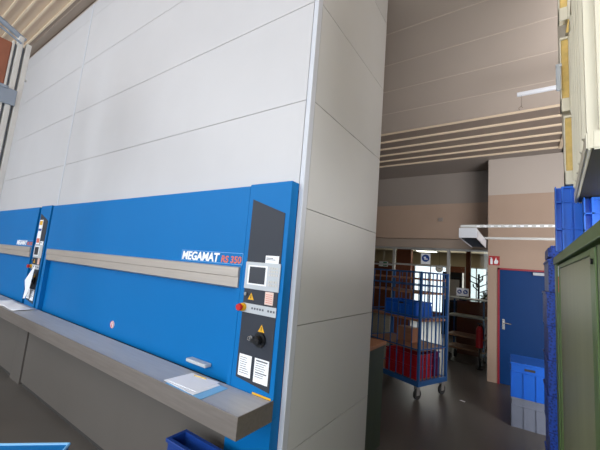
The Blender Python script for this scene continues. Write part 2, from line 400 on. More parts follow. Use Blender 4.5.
    def es2(bm): cyl(bm, (-1.500, Y0 - 0.022, 1.463), (-1.500, Y0 - 0.040, 1.463), 0.013, seg=16); cyl(bm, (-1.500, Y0 - 0.038, 1.463), (-1.500, Y0 - 0.052, 1.463), 0.024, 0.021, seg=20)
    sub('emergency_stop_button', es2, 'red')
    def kn(bm):
        cyl(bm, (-1.335, Y0, 1.285), (-1.335, Y0 - 0.012, 1.285), 0.045, seg=24)
        cyl(bm, (-1.335, Y0 - 0.012, 1.285), (-1.335, Y0 - 0.045, 1.285), 0.028, 0.024, seg=20)
        box(bm, -1.37, -1.30, Y0 - 0.055, Y0 - 0.04, 1.27, 1.295, 0.004)
    sub('main_switch', kn, 'black')
    def kl(bm): cyl(bm, (-1.398, Y0, 1.288), (-1.398, Y0 - 0.018, 1.288), 0.014); torus(bm, (-1.41, Y0 - 0.02, 1.283), 0.012, 0.002)
    sub('key_lock', kl, 'chrome')
    sub('instruction_plate', [(-1.492, -1.388, Y0 - 0.002, Y0, 1.045, 1.175)], 'white')
    sub('instruction_plate', [(-1.362, -1.248, Y0 - 0.002, Y0, 1.035, 1.175)], 'white')
    def pr1(bm):
        for i in range(8):
            z = 1.155 - i * 0.013
            box(bm, -1.482, -1.482 + 0.05 + 0.03 * random.random(), Y0 - 0.003, Y0 - 0.001, z, z + 0.003)
    def pr2(bm):
        for i in range(7):
            z = 1.145 - i * 0.013
            if i == 4: continue
            box(bm, -1.350, -1.350 + 0.06 + 0.03 * random.random(), Y0 - 0.003, Y0 - 0.001, z, z + 0.003)
        box(bm, -1.350, -1.26, Y0 - 0.003, Y0 - 0.001, 1.158, 1.166); box(bm, -1.350, -1.26, Y0 - 0.003, Y0 - 0.001, 1.090, 1.096)
    sub('printed_text', pr1, 'ink'); sub('printed_text', pr2, 'ink')
    # name plate
    Y1 = YF - 0.002
    def pl(bm):
        xa, xb, za, zb = -2.215, -1.545, 1.728, 1.808
        for b in ((xa, xb, zb - 0.004, zb), (xa, xb, za, za + 0.004), (xa, xa + 0.004, za, zb), (xb - 0.004, xb, za, zb)):
            box(bm, b[0], b[1], Y1, Y1 + 0.003, b[2], b[3])
    npo = obj('name_plate_outline', pl, 'logo_line', t, off)
    a = text('name_lettering', 'MEGAMAT', 'white', 0.086, (-2.203, Y1, 1.738), npo, 0.001, 0.0030, 0.12, sx=0.96)
    b = text('model_lettering', 'RS 350', 'orange_ink', 0.066, (-1.755, Y1, 1.738), npo, 0.001, 0.0016, 0.1, sx=0.95)
    # fit widths
    for o, xa, xb in ((a, -2.203, -1.775), (b, -1.755, -1.557)):
        xs = [v.co.x for v in o.data.vertices]; k = (xb - xa) / (max(xs) - min(xs)); mn = min(xs)
        for v in o.data.vertices: v.co.x = xa + (v.co.x - mn) * k
        o.data.transform(Matrix.Translation(-Vector(off)))
    # floor-side markings at column foot
    obj('yellow_edge_tape', [(-1.35, -1.205, YF - 0.004, YF - 0.002, 0.962, 0.974)], 'yellow', t, off)
    lb.parent = t
    for o in lb.children: o.data.transform(Matrix.Translation(-Vector(off)))
    return t
m1 = machine()
m2 = dup(m1, (XR - W_, YP, 0), label='white and blue storage carousel at the left edge, papers hanging on its control column')
def prune(rt):
    for ch in list(rt.children):
        if ch.name.split('.')[0] in ('handle', 'column_foot', 'yellow_edge_tape'): bpy.data.objects.remove(ch)
prune(m2)
for ch in m2.children:
    if ch.name.split('.')[0] in ('control_column', 'instrument_panel'): ch.location = (0.09, 0 if ch.name.startswith('inst') else -0.0005, 0)
obj('base_panel', [(-1.54 - W_, -1.19 - W_, YF + 0.02, YP, 0, 0.86)], 'base', m2, (XR - W_, YP, 0))

# stainless worktop across both machines
wt = thing('worktop', 'long stainless steel worktop shelf running along both blue machine fronts', 'worktop', (-5.2, 1.44, 0.86))
o_w = (-5.2, 1.44, 0.86)
obj('top_sheet', [(-9.1, -1.182, 1.296, YF - 0.009, 0.955, 0.962)], 'steel_lit', wt, o_w)
obj('front_apron', [(-9.1, -1.178, 1.290, 1.296, 0.859, 0.973)], 'steel', wt, o_w, bevel=0.0015)
obj('end_plate', [(-1.184, -1.178, 1.296, YF - 0.009, 0.859, 0.973)], 'steel', wt, o_w)
obj('bottom_sheet', [(-9.1, -1.184, 1.296, YF - 0.009, 0.859, 0.865)], 'steel', wt, o_w)

# papers
def quad(bm, pts, z, th):
    prism(bm, pts, 'Z', z, z + th)
tag(obj('folder', lambda bm: quad(bm, [(-1.83, 1.305), (-1.49, 1.30), (-1.505, 1.53), (-1.80, 1.54)], 0.9625, 0.004), 'ltblue'), 'light blue folder under the white sheets on the steel worktop', 'folder')
def wp(bm):
    quad(bm, [(-1.87, 1.325), (-1.56, 1.312), (-1.57, 1.525), (-1.86, 1.53)], 0.967, 0.003)
    quad(bm, [(-1.84, 1.335), (-1.585, 1.35), (-1.60, 1.545), (-1.85, 1.53)], 0.9702, 0.002)
tag(obj('paper_stack', wp, 'white'), 'white printed sheets lying on the blue folder at the worktop end', 'papers')
tag(obj('pen', lambda bm: cyl(bm, (-1.80, 1.505, 0.976), (-1.70, 1.52, 0.976), 0.004, seg=8), 'cream_y'), 'thin tan pen lying on the white sheets on the worktop', 'pen')
def wp2(bm):
    g = 14; vs = []
    for i in range(g + 1):
        row = []
        for j in range(8):
            x = -5.78 + 0.90 * i / g; y = 1.32 + 0.22 * j / 7 + 0.02 * (i / g - .5)
            z = 0.966 + 0.004 + 0.006 * math.sin(i * 0.9 + j) * (1 if 0 < i < g else 0) + 0.008 * (j / 7) * math.sin(i * .5)
            row.append(bm.verts.new((x, y, max(z, 0.965))))
        vs.append(row)
    for i in range(g):
        for j in range(7): bm.faces.new((vs[i][j], vs[i + 1][j], vs[i + 1][j + 1], vs[i][j + 1]))
p = tag(obj('paper_sheet', wp2, 'white', smooth=True), 'crumpled white paper on the worktop below the left control column', 'papers')
md = p.modifiers.new('s', 'SOLIDIFY'); md.thickness = 0.002; md.offset = 1
# things on left control column
def hang(bm):
    g = [(-5.50, 1.40), (-5.27, 1.50), (-5.285, 1.40), (-5.33, 1.20), (-5.43, 1.06), (-5.49, 1.05), (-5.47, 1.17), (-5.54, 1.28)]
    prism(bm, [(x + 0.17, z) for x, z in g[1:8]], 'Y', YF - 0.064, YF - 0.061)
tag(obj('paper_sheet', hang, 'white'), 'folded white paper hanging over the lower left control column', 'papers')
stk = thing('notice_sheet', 'narrow notice with yellow, blue and red blocks at the top of the left control column', 'notice', (-5.33, YF - 0.012, 2.0))
ok = (-5.33, YF - 0.012, 2.0)
obj('sheet', [(-5.395, -5.275, YF - 0.013, YF - 0.010, 1.76, 2.09)], 'white', stk, ok)
obj('yellow_block', [(-5.385, -5.285, YF - 0.0145, YF - 0.0125, 2.02, 2.075)], 'yellow', stk, ok)
obj('blue_block', [(-5.385, -5.285, YF - 0.0145, YF - 0.0125, 1.94, 1.97)], 'sign_blue', stk, ok)
obj('red_block', [(-5.385, -5.285, YF - 0.0145, YF - 0.0125, 1.78, 1.84)], 'orange_ink', stk, ok)

# blue bin below the worktop
def eurocrate(name, L, W, H, m, label, cat, loc, rz, group=None, grip=True, ribs=4, handle_m=None, rimm=None, open_top=True):
    """open ribbed crate with rim, walls, ribs; origin at base centre"""
    t = thing(name, label, cat, loc, rz, group)
    th = 0.012
    def body(bm):
        x, y = L / 2 - 0.012, W / 2 - 0.012
        box(bm, -x, x, -y, y, 0, th)
        box(bm, -x, x, -y, -y + th, th, H); box(bm, -x, x, y - th, y, th, H)
        box(bm, -x, -x + th, -y + th, y - th, th, H); box(bm, x - th, x, -y + th, y - th, th, H)
        rb(bm)
    def rim(bm):
        x, y = L / 2, W / 2
        for z0, z1, e in ((H - 0.022, H, 0), (H * 0.72, H * 0.72 + 0.012, 0.002)):
            box(bm, -x + e, x - e, -y + e, -y + 0.013, z0, z1); box(bm, -x + e, x - e, y - 0.013, y - e, z0, z1)
            box(bm, -x + e, -x + 0.013, -y + 0.013, y - 0.013, z0, z1); box(bm, x - 0.013, x - e, -y + 0.013, y - 0.013, z0, z1)
    obj('rim', rim, rimm or m, t, bevel=0.003)
    def rb(bm):
        for i in range(ribs + 1):
            x = -L / 2 + 0.01 + (L - 0.028) * i / ribs
            for s in (-1, 1): box(bm, x, x + 0.008, s * (W / 2 - 0.008) - 0.006, s * (W / 2 - 0.008) + 0.006, 0.0, H * 0.72)
        for i in range(3):
            y = -W / 2 + 0.01 + (W - 0.028) * i / 2
            for s in (-1, 1): box(bm, s * (L / 2 - 0.008) - 0.006, s * (L / 2 - 0.008) + 0.006, y, y + 0.008, 0.0, H * 0.72)
    obj('body', body, m, t)
    if grip:
        for s in (-1, 1):
            obj('hand_hold', lambda bm: box(bm, -0.055, 0.055, s * (W / 2 - 0.011) - 0.003, s * (W / 2 - 0.011) + 0.003, H * 0.80, H * 0.80 + 0.028, 0.002), 'gap', t)
    return t
eurocrate('storage_crate', 0.60, 0.15, 0.33, 'crate_navy', 'narrow dark blue crate standing on another one under the worktop end', 'crate', (-1.49, 1.41, 0.321), 0.0)
eurocrate('storage_crate', 0.60, 0.15, 0.32, 'crate_navy', 'lower narrow dark blue crate on the floor under the worktop end', 'crate', (-1.49, 1.41, 0), 0.0)
# blue tray in front, lower-left corner of view
tr_ = thing('blue_table', 'small blue topped table with pale edging at the lower left', 'table', (-2.05, 0.62, 0), 0)
def polyt(z0, z1, s=0.0): return lambda bm: prism(bm, [(-1.835, 0.815), (-2.33, 0.325), (-2.1, 0.1), (-1.6, 0.6)], 'Z', z0, z1)
obj('top', polyt(0.765, 0.795), 'blue', tr_, (-2.05, 0.62, 0))
def edging(bm):
    pts = [(-1.835, 0.815), (-2.33, 0.325), (-2.1, 0.1), (-1.6, 0.6)]
    for a, b in zip(pts, pts[1:] + pts[:1]): cyl(bm, (*a, 0.795), (*b, 0.795), 0.007, seg=8)
obj('edging', edging, 'ltblue', tr_, (-2.05, 0.62, 0))
for x, y in ((-1.84, 0.77), (-2.28, 0.325), (-2.1, 0.15), (-1.65, 0.6)):
    obj('leg', lambda bm: cyl(bm, (x, y, 0), (x, y, 0.77), 0.015, seg=8), 'cage', tr_, (-2.05, 0.62, 0))

# ================================================================== STEEL RACK FRAME (top left)
rk = thing('rack_frame', 'grey steel rack frame with rust orange boards at the upper left edge', 'rack', (-4.4, 0.75, 0))
orr = (-4.4, 0.75, 0)
def posts(y, h): return [(-4.44, -4.36, y - 0.022, y + 0.022, 0, h)]
obj('post', posts(0.893, 3.88), 'rackgrey', rk, orr, bevel=0.005)
obj('post', posts(0.825, 3.93), 'rackgrey', rk, orr, bevel=0.005)
obj('post', [(-4.43, -4.37, 0.765, 0.782, 0, 3.85)], 'rackgrey', rk, orr, bevel=0.003)
obj('post', posts(-0.2, 4.2), 'rackgrey', rk, orr, bevel=0.005)
obj('web', [(-4.425, -4.41, 0.78, 0.89, 0, 3.84)], 'rackblue', rk, orr)
def brace(bm):
    cyl(bm, (-4.39, 0.86, 3.91), (-4.39, 0.40, 4.12), 0.028, seg=8)
    cyl(bm, (-4.36, 0.83, 3.85), (-4.36, 0.40, 4.02), 0.012, seg=8)
obj('top_brace', brace, 'rackblue', rk, orr)
obj('bracket', [(-4.36, -4.345, 0.35, 0.872, 3.16, 3.33), (-4.40, -4.335, 0.35, 0.80, 3.315, 3.345)], 'rackblue', rk, orr, bevel=0.003)
obj('board', [(-4.41, -4.38, -0.15, 0.765, 3.36, 3.83)], 'rust', rk, orr, bevel=0.01)
obj('board', [(-4.41, -4.38, -0.15, 0.765, 2.9, 3.15)], 'rust', rk, orr)
def bolt(bm): cyl(bm, (-4.40, 0.915, 3.49), (-4.40, 0.935, 3.49), 0.014, seg=8)
obj('bolt', bolt, 'rackgrey', rk, orr)

# ================================================================== GREEN CABINET (right)
gc = thing('steel_cabinet', 'olive green steel cabinet with panelled doors at the right edge', 'cabinet', (0.5, 1.9, 0))
og = (0.5, 1.9, 0)
obj('body', [(0.262, 0.80, 0.35, 3.44, 0.04, 1.94)], 'green', gc, og)
obj('top', [(0.229, 0.82, 0.33, 3.47, 1.94, 2.0)], 'green', gc, og, bevel=0.004)
obj('corner_post', [(0.236, 0.262, 3.30, 3.45, 0.0, 1.94)], 'green', gc, og, bevel=0.003)
for y0, y1 in ((1.72, 3.27), (0.38, 1.66)):
    d = obj('door', [(0.244, 0.261, y0, y0 + 0.11, 0.08, 1.925), (0.244, 0.261, y1 - 0.07, y1, 0.08, 1.925), (0.244, 0.261, y0 + 0.11, y1 - 0.07, 1.90, 1.925), (0.244, 0.261, y0 + 0.11, y1 - 0.07, 0.08, 0.2)], 'green', gc, og, bevel=0.002)
    obj('door_panel', [(0.252, 0.260, y0 + 0.11, y1 - 0.07, 0.2, 1.90)], 'green_in', d, og)
    def bl(bm): cyl(bm, (0.244, y0 + 0.045, 1.87), (0.236, y0 + 0.045, 1.87), 0.012)
    obj('door_stop', bl, 'black', d, og)
obj('plinth', [(0.28, 0.79, 0.36, 3.42, 0, 0.04)], 'black', gc, og)
obj('door_gap', [(0.250, 0.263, 3.272, 3.298, 0.05, 1.93), (0.250, 0.263, 1.665, 1.715, 0.05, 1.93)], 'black', gc, og)
st = obj('sticker', [(0.2425, 0.2445, 3.20, 3.235, 1.84, 1.92)], 'white', gc, og)
obj('sticker_band', [(0.2415, 0.2440, 3.20, 3.235, 1.72, 1.84)], 'orange_ink', gc, og)

# blue perforated crates stacked beyond the cabinet
pc0 = None
names = ['lowest', 'second from the floor', 'third from the floor', 'fourth from the floor', 'fifth from the floor', 'sixth from the floor', 'topmost']
for k in range(7):
    lab = 'blue perforated crate beyond the green cabinet, %s in its tall stack' % names[k]
    if pc0 is None:
        pc0 = thing('perforated_crate', lab, 'crate', (0.44, 3.86, 0), 0, 'perforated blue crates beside the cabinet')
        def pb(bm):
            box(bm, -0.25, 0.25, -0.30, 0.30, 0, 0.282, 0.006)
        obj('body', pb, 'perf', pc0)
        obj('rim', [(-0.258, 0.258, -0.308, 0.308, 0.262, 0.284)], 'perf', pc0, bevel=0.004)
    else:
        xx = 0.44 + (0.012 if k == 6 else 0.004 * math.sin(k * 2.1))
        dup(pc0, (xx, 3.86, 0.2852 * k + (0.0)), label=lab)
t7 = tag(obj('folded_net', lambda bm: box(bm, 0.205, 0.66, 3.60, 4.1, 1.998, 2.12, 0.02), 'perf'), 'folded dark blue net bundle on top of the perforated crate stack', 'net')

# blue and grey crate stack on the floor
ylo = 5.12
cg = eurocrate('storage_crate', 0.40, 0.55, 0.35, 'crate_grey', 'grey crate on the floor carrying a blue crate, in front of the navy door', 'crate', (0.085, 5.40, 0), 0.02, ribs=3, grip=False)
cb = eurocrate('storage_crate', 0.41, 0.56, 0.42, 'crate_blue2', 'blue crate with a slotted grip standing on the grey crate by the navy door', 'crate', (0.085, 5.40, 0.352), 0.02, ribs=3)
obj('lid', [(-0.187, 0.187, -0.26, 0.26, 0.33, 0.349)], 'crate_grey', cg)
obj('lid', [(-0.19, 0.19, -0.265, 0.265, 0.40, 0.418)], 'crate_blue2', cb)

# bright blue crates on top of the cabinet
def end_crate(name, label, x0, x1, y0, y1, z0, z1, rib_z, group):
    t = thing(name, label, 'crate', ((x0 + x1) / 2, (y0 + y1) / 2, z0), 0, group); off = t.location
    obj('body', [(x0 + 0.10, x1, y0 + 0.012, y1, z0, z1 - 0.004), (x0 + 0.045, x0 + 0.10, y0 + 0.012, y0 + 0.08, z0, z1 - 0.004)], 'crate_blue', t, off, bevel=0.003)
    def fl(bm):
        box(bm, x0, x0 + 0.006, y0, y0 + 0.06, z0, z1)
        box(bm, x0 + 0.035, x0 + 0.047, y0, y0 + 0.08, z0, z1)
        for z in rib_z: box(bm, x0, x0 + 0.047, y0, y0 + 0.06, z - 0.004, z + 0.004)
        box(bm, x0 + 0.006, x0 + 0.035, y0 + 0.045, y0 + 0.06, z0, z1)
        box(bm, x0 + 0.047, x1, y0, y0 + 0.014, z1 - 0.014, z1)
    obj('corner_flange', fl, 'crate_blue', t, off)
    def rb(bm):
        x = x0 + 0.085
        while x < x1:
            box(bm, x, x + 0.005, y0 + 0.002, y0 + 0.014, z0, z1 - 0.01); x += 0.085
        for z in rib_z: box(bm, x0 + 0.047, x1, y0 + 0.004, y0 + 0.014, z - 0.003, z + 0.003)
    obj('ribs', rb, 'crate_blue', t, off)
    return t
end_crate('folding_crate', 'bright blue ribbed crate on the green cabinet, beneath the cream boxes', 0.203, 0.62, 2.80, 3.40, 2.002, 2.452, (2.343, 2.153), None)
end_crate('folding_crate', 'smaller bright blue crate on the cabinet top, nearest below the overhanging cream tub', 0.312, 0.72, 2.475, 2.78, 2.002, 2.296, (2.20, 2.1), None)

# cream tubs
def cream_box(name, label, loc, rz, L, W, H, under=True):
    """cream container, long along local Y, with rounded base lip, corner columns and a rim"""
    t = thing(name, label, 'container', loc, rz)
    x, y = W / 2, L / 2
    obj('body', lambda bm: box(bm, -x, x, -y, y, 0.03, H, 0.035), 'cream', t, smooth=False)
    obj('base_lip', lambda bm: [box(bm, -x - 0.006, -x + 0.012, -y - 0.006, y + 0.006, 0, 0.075, 0.006), box(bm, x - 0.012, x + 0.006, -y - 0.006, y + 0.006, 0, 0.075, 0.006), box(bm, -x + 0.012, x - 0.012, -y - 0.006, -y + 0.012, 0, 0.075, 0.006), box(bm, -x + 0.012, x - 0.012, y - 0.012, y + 0.006, 0, 0.075, 0.006)], 'cream', t)
    obj('underside', [(-x + 0.012, x - 0.012, -y + 0.012, y - 0.012, 0.004, 0.03)], 'cream_shade', t)
    def ribs(bm):
        n = 6
        for i in range(n):
            yy = -y + 0.08 + i * (L - 0.2) / (n - 1)
            box(bm, -x - 0.012, -x + 0.01, yy, yy + 0.03, 0.075, H - 0.05, 0.004)
        box(bm, -x - 0.013, -x + 0.01, -y + 0.04, y - 0.04, H - 0.06, H - 0.03, 0.003)
    obj('ribs', ribs, 'cream', t)
    return t
near = cream_box('cream_tub', 'big cream plastic tub overhanging the blue crates, its base coloured dark for shade, seen from below', (0.226 + 0.282, 2.12, 2.298), -0.0, 1.04, 0.50, 1.2)
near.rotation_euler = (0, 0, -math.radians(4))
# far cream stack
def flange_box(label, z0, z1, x0, fwd=0.0):
    y0, y1 = 2.83 - fwd, 3.38
    t = thing('cream_box', label, 'container', (0.45, 3.1, z0), 0, 'cream boxes stacked on the blue crate'); off = t.location
    obj('body', [(x0 + 0.05, 0.64, y0, y1, z0 + (0.012 if fwd else 0), z1 - 0.003)], 'cream', t, off, bevel=0.01)
    obj('side_flange', [(x0, x0 + 0.008, y0 + 0.01, y0 + 0.07, z0 + 0.02, z1 - 0.03), (x0, x0 + 0.05, y0 + 0.01, y0 + 0.07, z1 - 0.03, z1 - 0.012), (x0, x0 + 0.05, y0 + 0.01, y0 + 0.07, z0 + 0.02, z0 + 0.12)], 'cream', t, off, bevel=0.003)
    obj('inner_lining', [(x0 + 0.008, x0 + 0.052, y0 + 0.018, y0 + 0.12, z0 + 0.12, z1 - 0.03)], 'cream_y', t, off, bevel=0.008)
    if fwd: obj('underside', [(x0 + 0.05, 0.63, y0 + 0.01, y0 + fwd - 0.01, z0, z0 + 0.013)], 'cream_y', t, off)
    obj('ledge', [(x0 + 0.055, x0 + 0.14, y0 - 0.012, y0, z0 + 0.16, z0 + 0.172)], 'cream', t, off)
    obj('ledge', [(x0 + 0.055, x0 + 0.14, y0 - 0.012, y0, z0 + 0.30, z0 + 0.312)], 'cream', t, off)
    return t
flange_box('cream plastic box resting directly on the bright blue crate', 2.454, 3.0, 0.262)
flange_box('cream plastic box with yellow-cream side, second above the blue crate', 3.002, 3.62, 0.25)
flange_box('uppermost cream plastic box of the pile, cut by the photo top', 3.622, 4.1, 0.235, 0.15)
def clip(bm):
    box(bm, 0.222, 0.25, 2.80, 2.822, 3.17, 3.37, 0.006); cyl(bm, (0.222, 2.81, 3.37), (0.256, 2.81, 3.37), 0.012)
tag(obj('label_clip', clip, 'lgrey'), 'pale hanging clip on the side of the cream boxes', 'clip')

# ================================================================== LIGHT GANTRY
lf = thing('gantry_light', 'white strip light with dark louvres hung on two horizontal rails above the door', 'light', (-0.545, 4.5, 2.3))
ol = (-0.545, 4.5, 2.3)
obj('end_cap', [(-0.647, -0.443, 4.49, 4.51, 2.283, 2.408)], 'whitepl', lf, ol, bevel=0.003)
obj('housing', [(-0.647, -0.635, 4.51, 5.80, 2.283, 2.40), (-0.455, -0.443, 4.51, 5.80, 2.283, 2.40), (-0.635, -0.455, 4.51, 5.80, 2.37, 2.40)], 'whitepl', lf, ol)
obj('louvre', [(-0.635, -0.455, y, y + 0.01, 2.29, 2.36) for y in [4.55 + 0.06 * i for i in range(21)]], 'char', lf, ol)
def tubeb(bm): cyl(bm, (-0.545, 4.53, 2.352), (-0.545, 5.78, 2.352), 0.013)
obj('tube', tubeb, 'whitepl', lf, ol)
gy = thing('overhead_gantry', 'pair of grey perforated horizontal rails carrying the strip light', 'frame', (1.2, 5.1, 0))
ogy = (1.2, 5.1, 0)
def railb(y, z):
    def f(bm):
        box(bm, -0.63, 1.22, y - 0.02, y - 0.017, z - 0.012, z + 0.02); box(bm, -0.63, 1.22, y - 0.02, y + 0.02, z + 0.02, z + 0.023)
    return f
obj('rail', railb(4.53, 2.428), 'alu', gy, ogy)
def slots(bm):
    x = -0.45
    while x < 1.2: box(bm, x, x + 0.035, 4.508, 4.5105, 2.425, 2.440); x += 0.075
obj('slots', slots, 'white', gy, ogy)
obj('rail', railb(5.78, 2.428), 'alu', gy, ogy)
obj('post', [(1.2, 1.25, 4.50, 4.56, 0, 2.40)], 'alu', gy, ogy); obj('post', [(1.2, 1.25, 5.75, 5.81, 0, 2.40)], 'alu', gy, ogy)
# sprinkler/rail at ceiling with hook
cr = thing('hanging_rail', 'white ceiling rail with a small hook hanging from its end', 'rail', (0.3, 3.0, 3.9))
ocr = (0.3, 3.0, 3.9)
zr = 3.90; yr = 4.20
obj('rail', [(-0.023, 1.2, yr - 0.02, yr + 0.02, zr, zr + 0.04)], 'whitepl', cr, ocr, bevel=0.005)
def hk(bm):
    cyl(bm, (0.02, yr, zr), (0.02, yr, zr - 0.13), 0.003, seg=6); torus(bm, (0.012, yr, zr - 0.15), 0.018, 0.004, arc=4.2)
obj('hook', hk, 'chrome', cr, ocr)
obj('hanger', [(0.5, 0.52, yr - 0.01, yr + 0.01, zr + 0.04, LO), (1.1, 1.12, yr - 0.01, yr + 0.01, zr + 0.04, LO)], 'alu', cr, ocr)

# fire sign
fs = thing('fire_sign', 'red fire extinguisher sign on the beige wall left of the navy door', 'sign', (-0.4, 6.995, 2.07))
ofs = (-0.4, 6.995, 2.07)
obj('plate', [(-0.49, -0.315, 6.988, 6.997, 2.075, 2.245)], 'sign_red', fs, ofs)
def fx(bm):
    box(bm, -0.465, -0.425, 6.985, 6.989, 2.09, 2.19, 0.002); box(bm, -0.455, -0.435, 6.985, 6.989, 2.19, 2.215); box(bm, -0.475, -0.435, 6.985, 6.989, 2.205, 2.213)
    prism(bm, [(-0.40, 2.10), (-0.35, 2.10), (-0.335, 2.14), (-0.35, 2.18), (-0.358, 2.15), (-0.372, 2.22), (-0.39, 2.17), (-0.405, 2.14)], 'Y', 6.985, 6.989)
obj('symbol', fx, 'white', fs, ofs)
wb = tag(obj('wall_box', [(-1.53, -1.43, 7.64, 7.658, 3.02, 3.1)], 'greyband'), 'small square cover plate high on the beige wall over the glazing', 'cover')
wb.location = (0, 0, 0)

# signs on the glazing
def csign(name, label, x0, x1, z0, z1, cs):
    t = thing(name, label, 'sign', ((x0 + x1) / 2, Yp - 0.01, z0)); of = t.location
    obj('plate', [(x0, x1, Yp - 0.012, Yp - 0.005, z0, z1)], 'white', t, of)
    for (cx, cz, r) in cs:
        obj('symbol_disc', lambda bm: cyl(bm, (cx, Yp - 0.012, cz), (cx, Yp - 0.015, cz), r, seg=24), 'sign_blue', t, of)
        obj('symbol', lambda bm: [box(bm, cx - r * .45, cx + r * .1, Yp - 0.018, Yp - 0.0145, cz - r * .05, cz + r * .4), box(bm, cx - r * .3, cx + r * .55, Yp - 0.018, Yp - 0.0145, cz - r * .4, cz - r * .1)], 'white', t, of)
csign('mandatory_sign', 'white sign with one blue disc on the transom glass above the cage trolley', -1.935, -1.725, 2.05, 2.30, [(-1.83, 2.19, 0.085)])
csign('mandatory_sign', 'white sign with two blue discs on the right glass pane', -1.16, -0.92, 1.41, 1.58, [(-1.10, 1.50, 0.045), (-0.985, 1.50, 0.045)])

# low green cabinet with wooden top behind the machine
lc = thing('low_cabinet', 'low dark green cabinet with a wooden top behind the white machine', 'cabinet', (-1.5, 3.3, 0))
olc = (-1.5, 3.3, 0)
obj('body', [(-1.80, -1.205, 3.06, 3.50, 0, 1.005)], 'dkgreen', lc, olc, bevel=0.004)
obj('top', [(-1.82, -1.19, 3.04, 3.52, 1.005, 1.038)], 'wood', lc, olc, bevel=0.003)

# ================================================================== CAGE TROLLEY
ang = math.atan2(0.367, 0.93)      # side direction leans towards +X
ct = thing('cage_trolley', 'blue barred cage trolley with wooden shelves standing in the aisle', 'trolley', (-1.21, 5.0, 0), -ang)
# local: +X toward... front runs along -X, side runs along +Y
LX, LY = 1.05, 0.68
def rot_local(): pass
Z0, Z1 = 0.24, 1.83
obj('deck', [(-LX, 0, 0, LY, Z0 - 0.01, Z0 + 0.02)], 'wood', ct)
obj('base_frame', [(-LX - 0.02, 0.02, -0.02, 0.02, Z0 - 0.04, Z0 + 0.03), (-LX - 0.02, 0.02, LY - 0.02, LY + 0.02, Z0 - 0.04, Z0 + 0.03), (-LX - 0.02, -LX + 0.02, 0.02, LY - 0.02, Z0 - 0.04, Z0 + 0.03), (-0.02, 0.02, 0.02, LY - 0.02, Z0 - 0.04, Z0 + 0.03)], 'cage', ct, bevel=0.004)
for x, y in ((0, 0), (-LX, 0), (0, LY), (-LX, LY)):
    obj('corner_post', lambda bm: box(bm, x - 0.018, x + 0.018, y - 0.018, y + 0.018, Z0 + 0.03, Z1, 0.003), 'cage', ct)
def rails_(bm):
    for z in (Z1 - 0.01, 1.62, 1.16, 0.70):
        cyl(bm, (-LX, 0, z), (0, 0, z), 0.009, seg=8)
        cyl(bm, (0, 0, z), (0, LY, z), 0.009, seg=8)
        cyl(bm, (-LX, LY, z), (0, LY, z), 0.009, seg=8)
        cyl(bm, (-LX, 0, z), (-LX, LY, z), 0.009, seg=8)
obj('cross_rails', rails_, 'cage', ct)
for k in range(1, 8):
    x = -LX * k / 8
    obj('bar', lambda bm: cyl(bm, (x, -0.0, Z0 + 0.03), (x, -0.0, Z1), 0.0085, seg=8), 'cage', ct)
for k in range(1, 7):
    y = LY * k / 7
    obj('bar', lambda bm: cyl(bm, (0, y, Z0 + 0.03), (0, y, Z1), 0.0085, seg=8), 'cage', ct)
for k in range(1, 6):
    x = -LX * k / 6
    obj('bar', lambda bm: cyl(bm, (x, LY, Z0 + 0.03), (x, LY, Z1), 0.007, seg=6), 'cage', ct)
for z in (1.73, 1.52, 1.12, 0.70):
    obj('shelf', [(-LX + 0.015, -0.015, 0.012, LY - 0.015, z - 0.028, z)], 'wood', ct)
for x, y in ((-0.06, 0.05), (-LX + 0.06, 0.05), (-0.04, LY - 0.05), (-LX + 0.06, LY - 0.05)):
    c = obj('caster_fork', lambda bm: [box(bm, x - 0.03, x + 0.03, y - 0.03, y + 0.03, 0.185, 0.2), box(bm, x - 0.027, x - 0.022, y - 0.02, y + 0.045, 0.06, 0.19), box(bm, x + 0.022, x + 0.027, y - 0.02, y + 0.045, 0.06, 0.19)], 'alu', ct)
    obj('wheel', lambda bm: [cyl(bm, (x - 0.018, y + 0.02, 0.07), (x + 0.018, y + 0.02, 0.07), 0.07, seg=24), cyl(bm, (x - 0.02, y + 0.02, 0.07), (x + 0.02, y + 0.02, 0.07), 0.03, seg=16)], 'rubber', c)
def on_cart(lx, ly, z):
    v = Matrix.Rotation(-ang, 3, 'Z') @ Vector((lx, ly, 0)); return (-1.21 + v.x, 5.0 + v.y, z)
G = 'red crates in the trolley'
eurocrate('storage_crate', 0.60, 0.40, 0.24, 'crate_blue2', 'blue crate on the middle shelf of the cage trolley', 'crate', on_cart(-0.42, 0.27, 1.121), -ang)
eurocrate('storage_crate', 0.58, 0.40, 0.17, 'crate_red', 'lower red crate at the bottom of the cage trolley', 'crate', on_cart(-0.36, 0.25, 0.262), -ang, G, grip=False)
eurocrate('storage_crate', 0.58, 0.40, 0.17, 'crate_red', 'upper red crate stacked at the bottom of the cage trolley', 'crate', on_cart(-0.36, 0.25, 0.434), -ang, G, grip=False)
eurocrate('storage_crate', 0.36, 0.17, 0.36, 'crate_purple', 'dark purple crate behind the red crates in the cage trolley', 'crate', on_cart(-0.25, 0.56, 0.262), -ang, grip=False)
tag(obj('carton', lambda bm: box(bm, -0.15, 0.15, -0.1, 0.1, 0, 0.22, 0.003), 'wood'), 'brown carton on the trolley shelf under the blue crate', 'carton').location = on_cart(-0.5, 0.4, 0.702)
bpy.data.objects['carton'].rotation_euler = (0, 0, -ang)

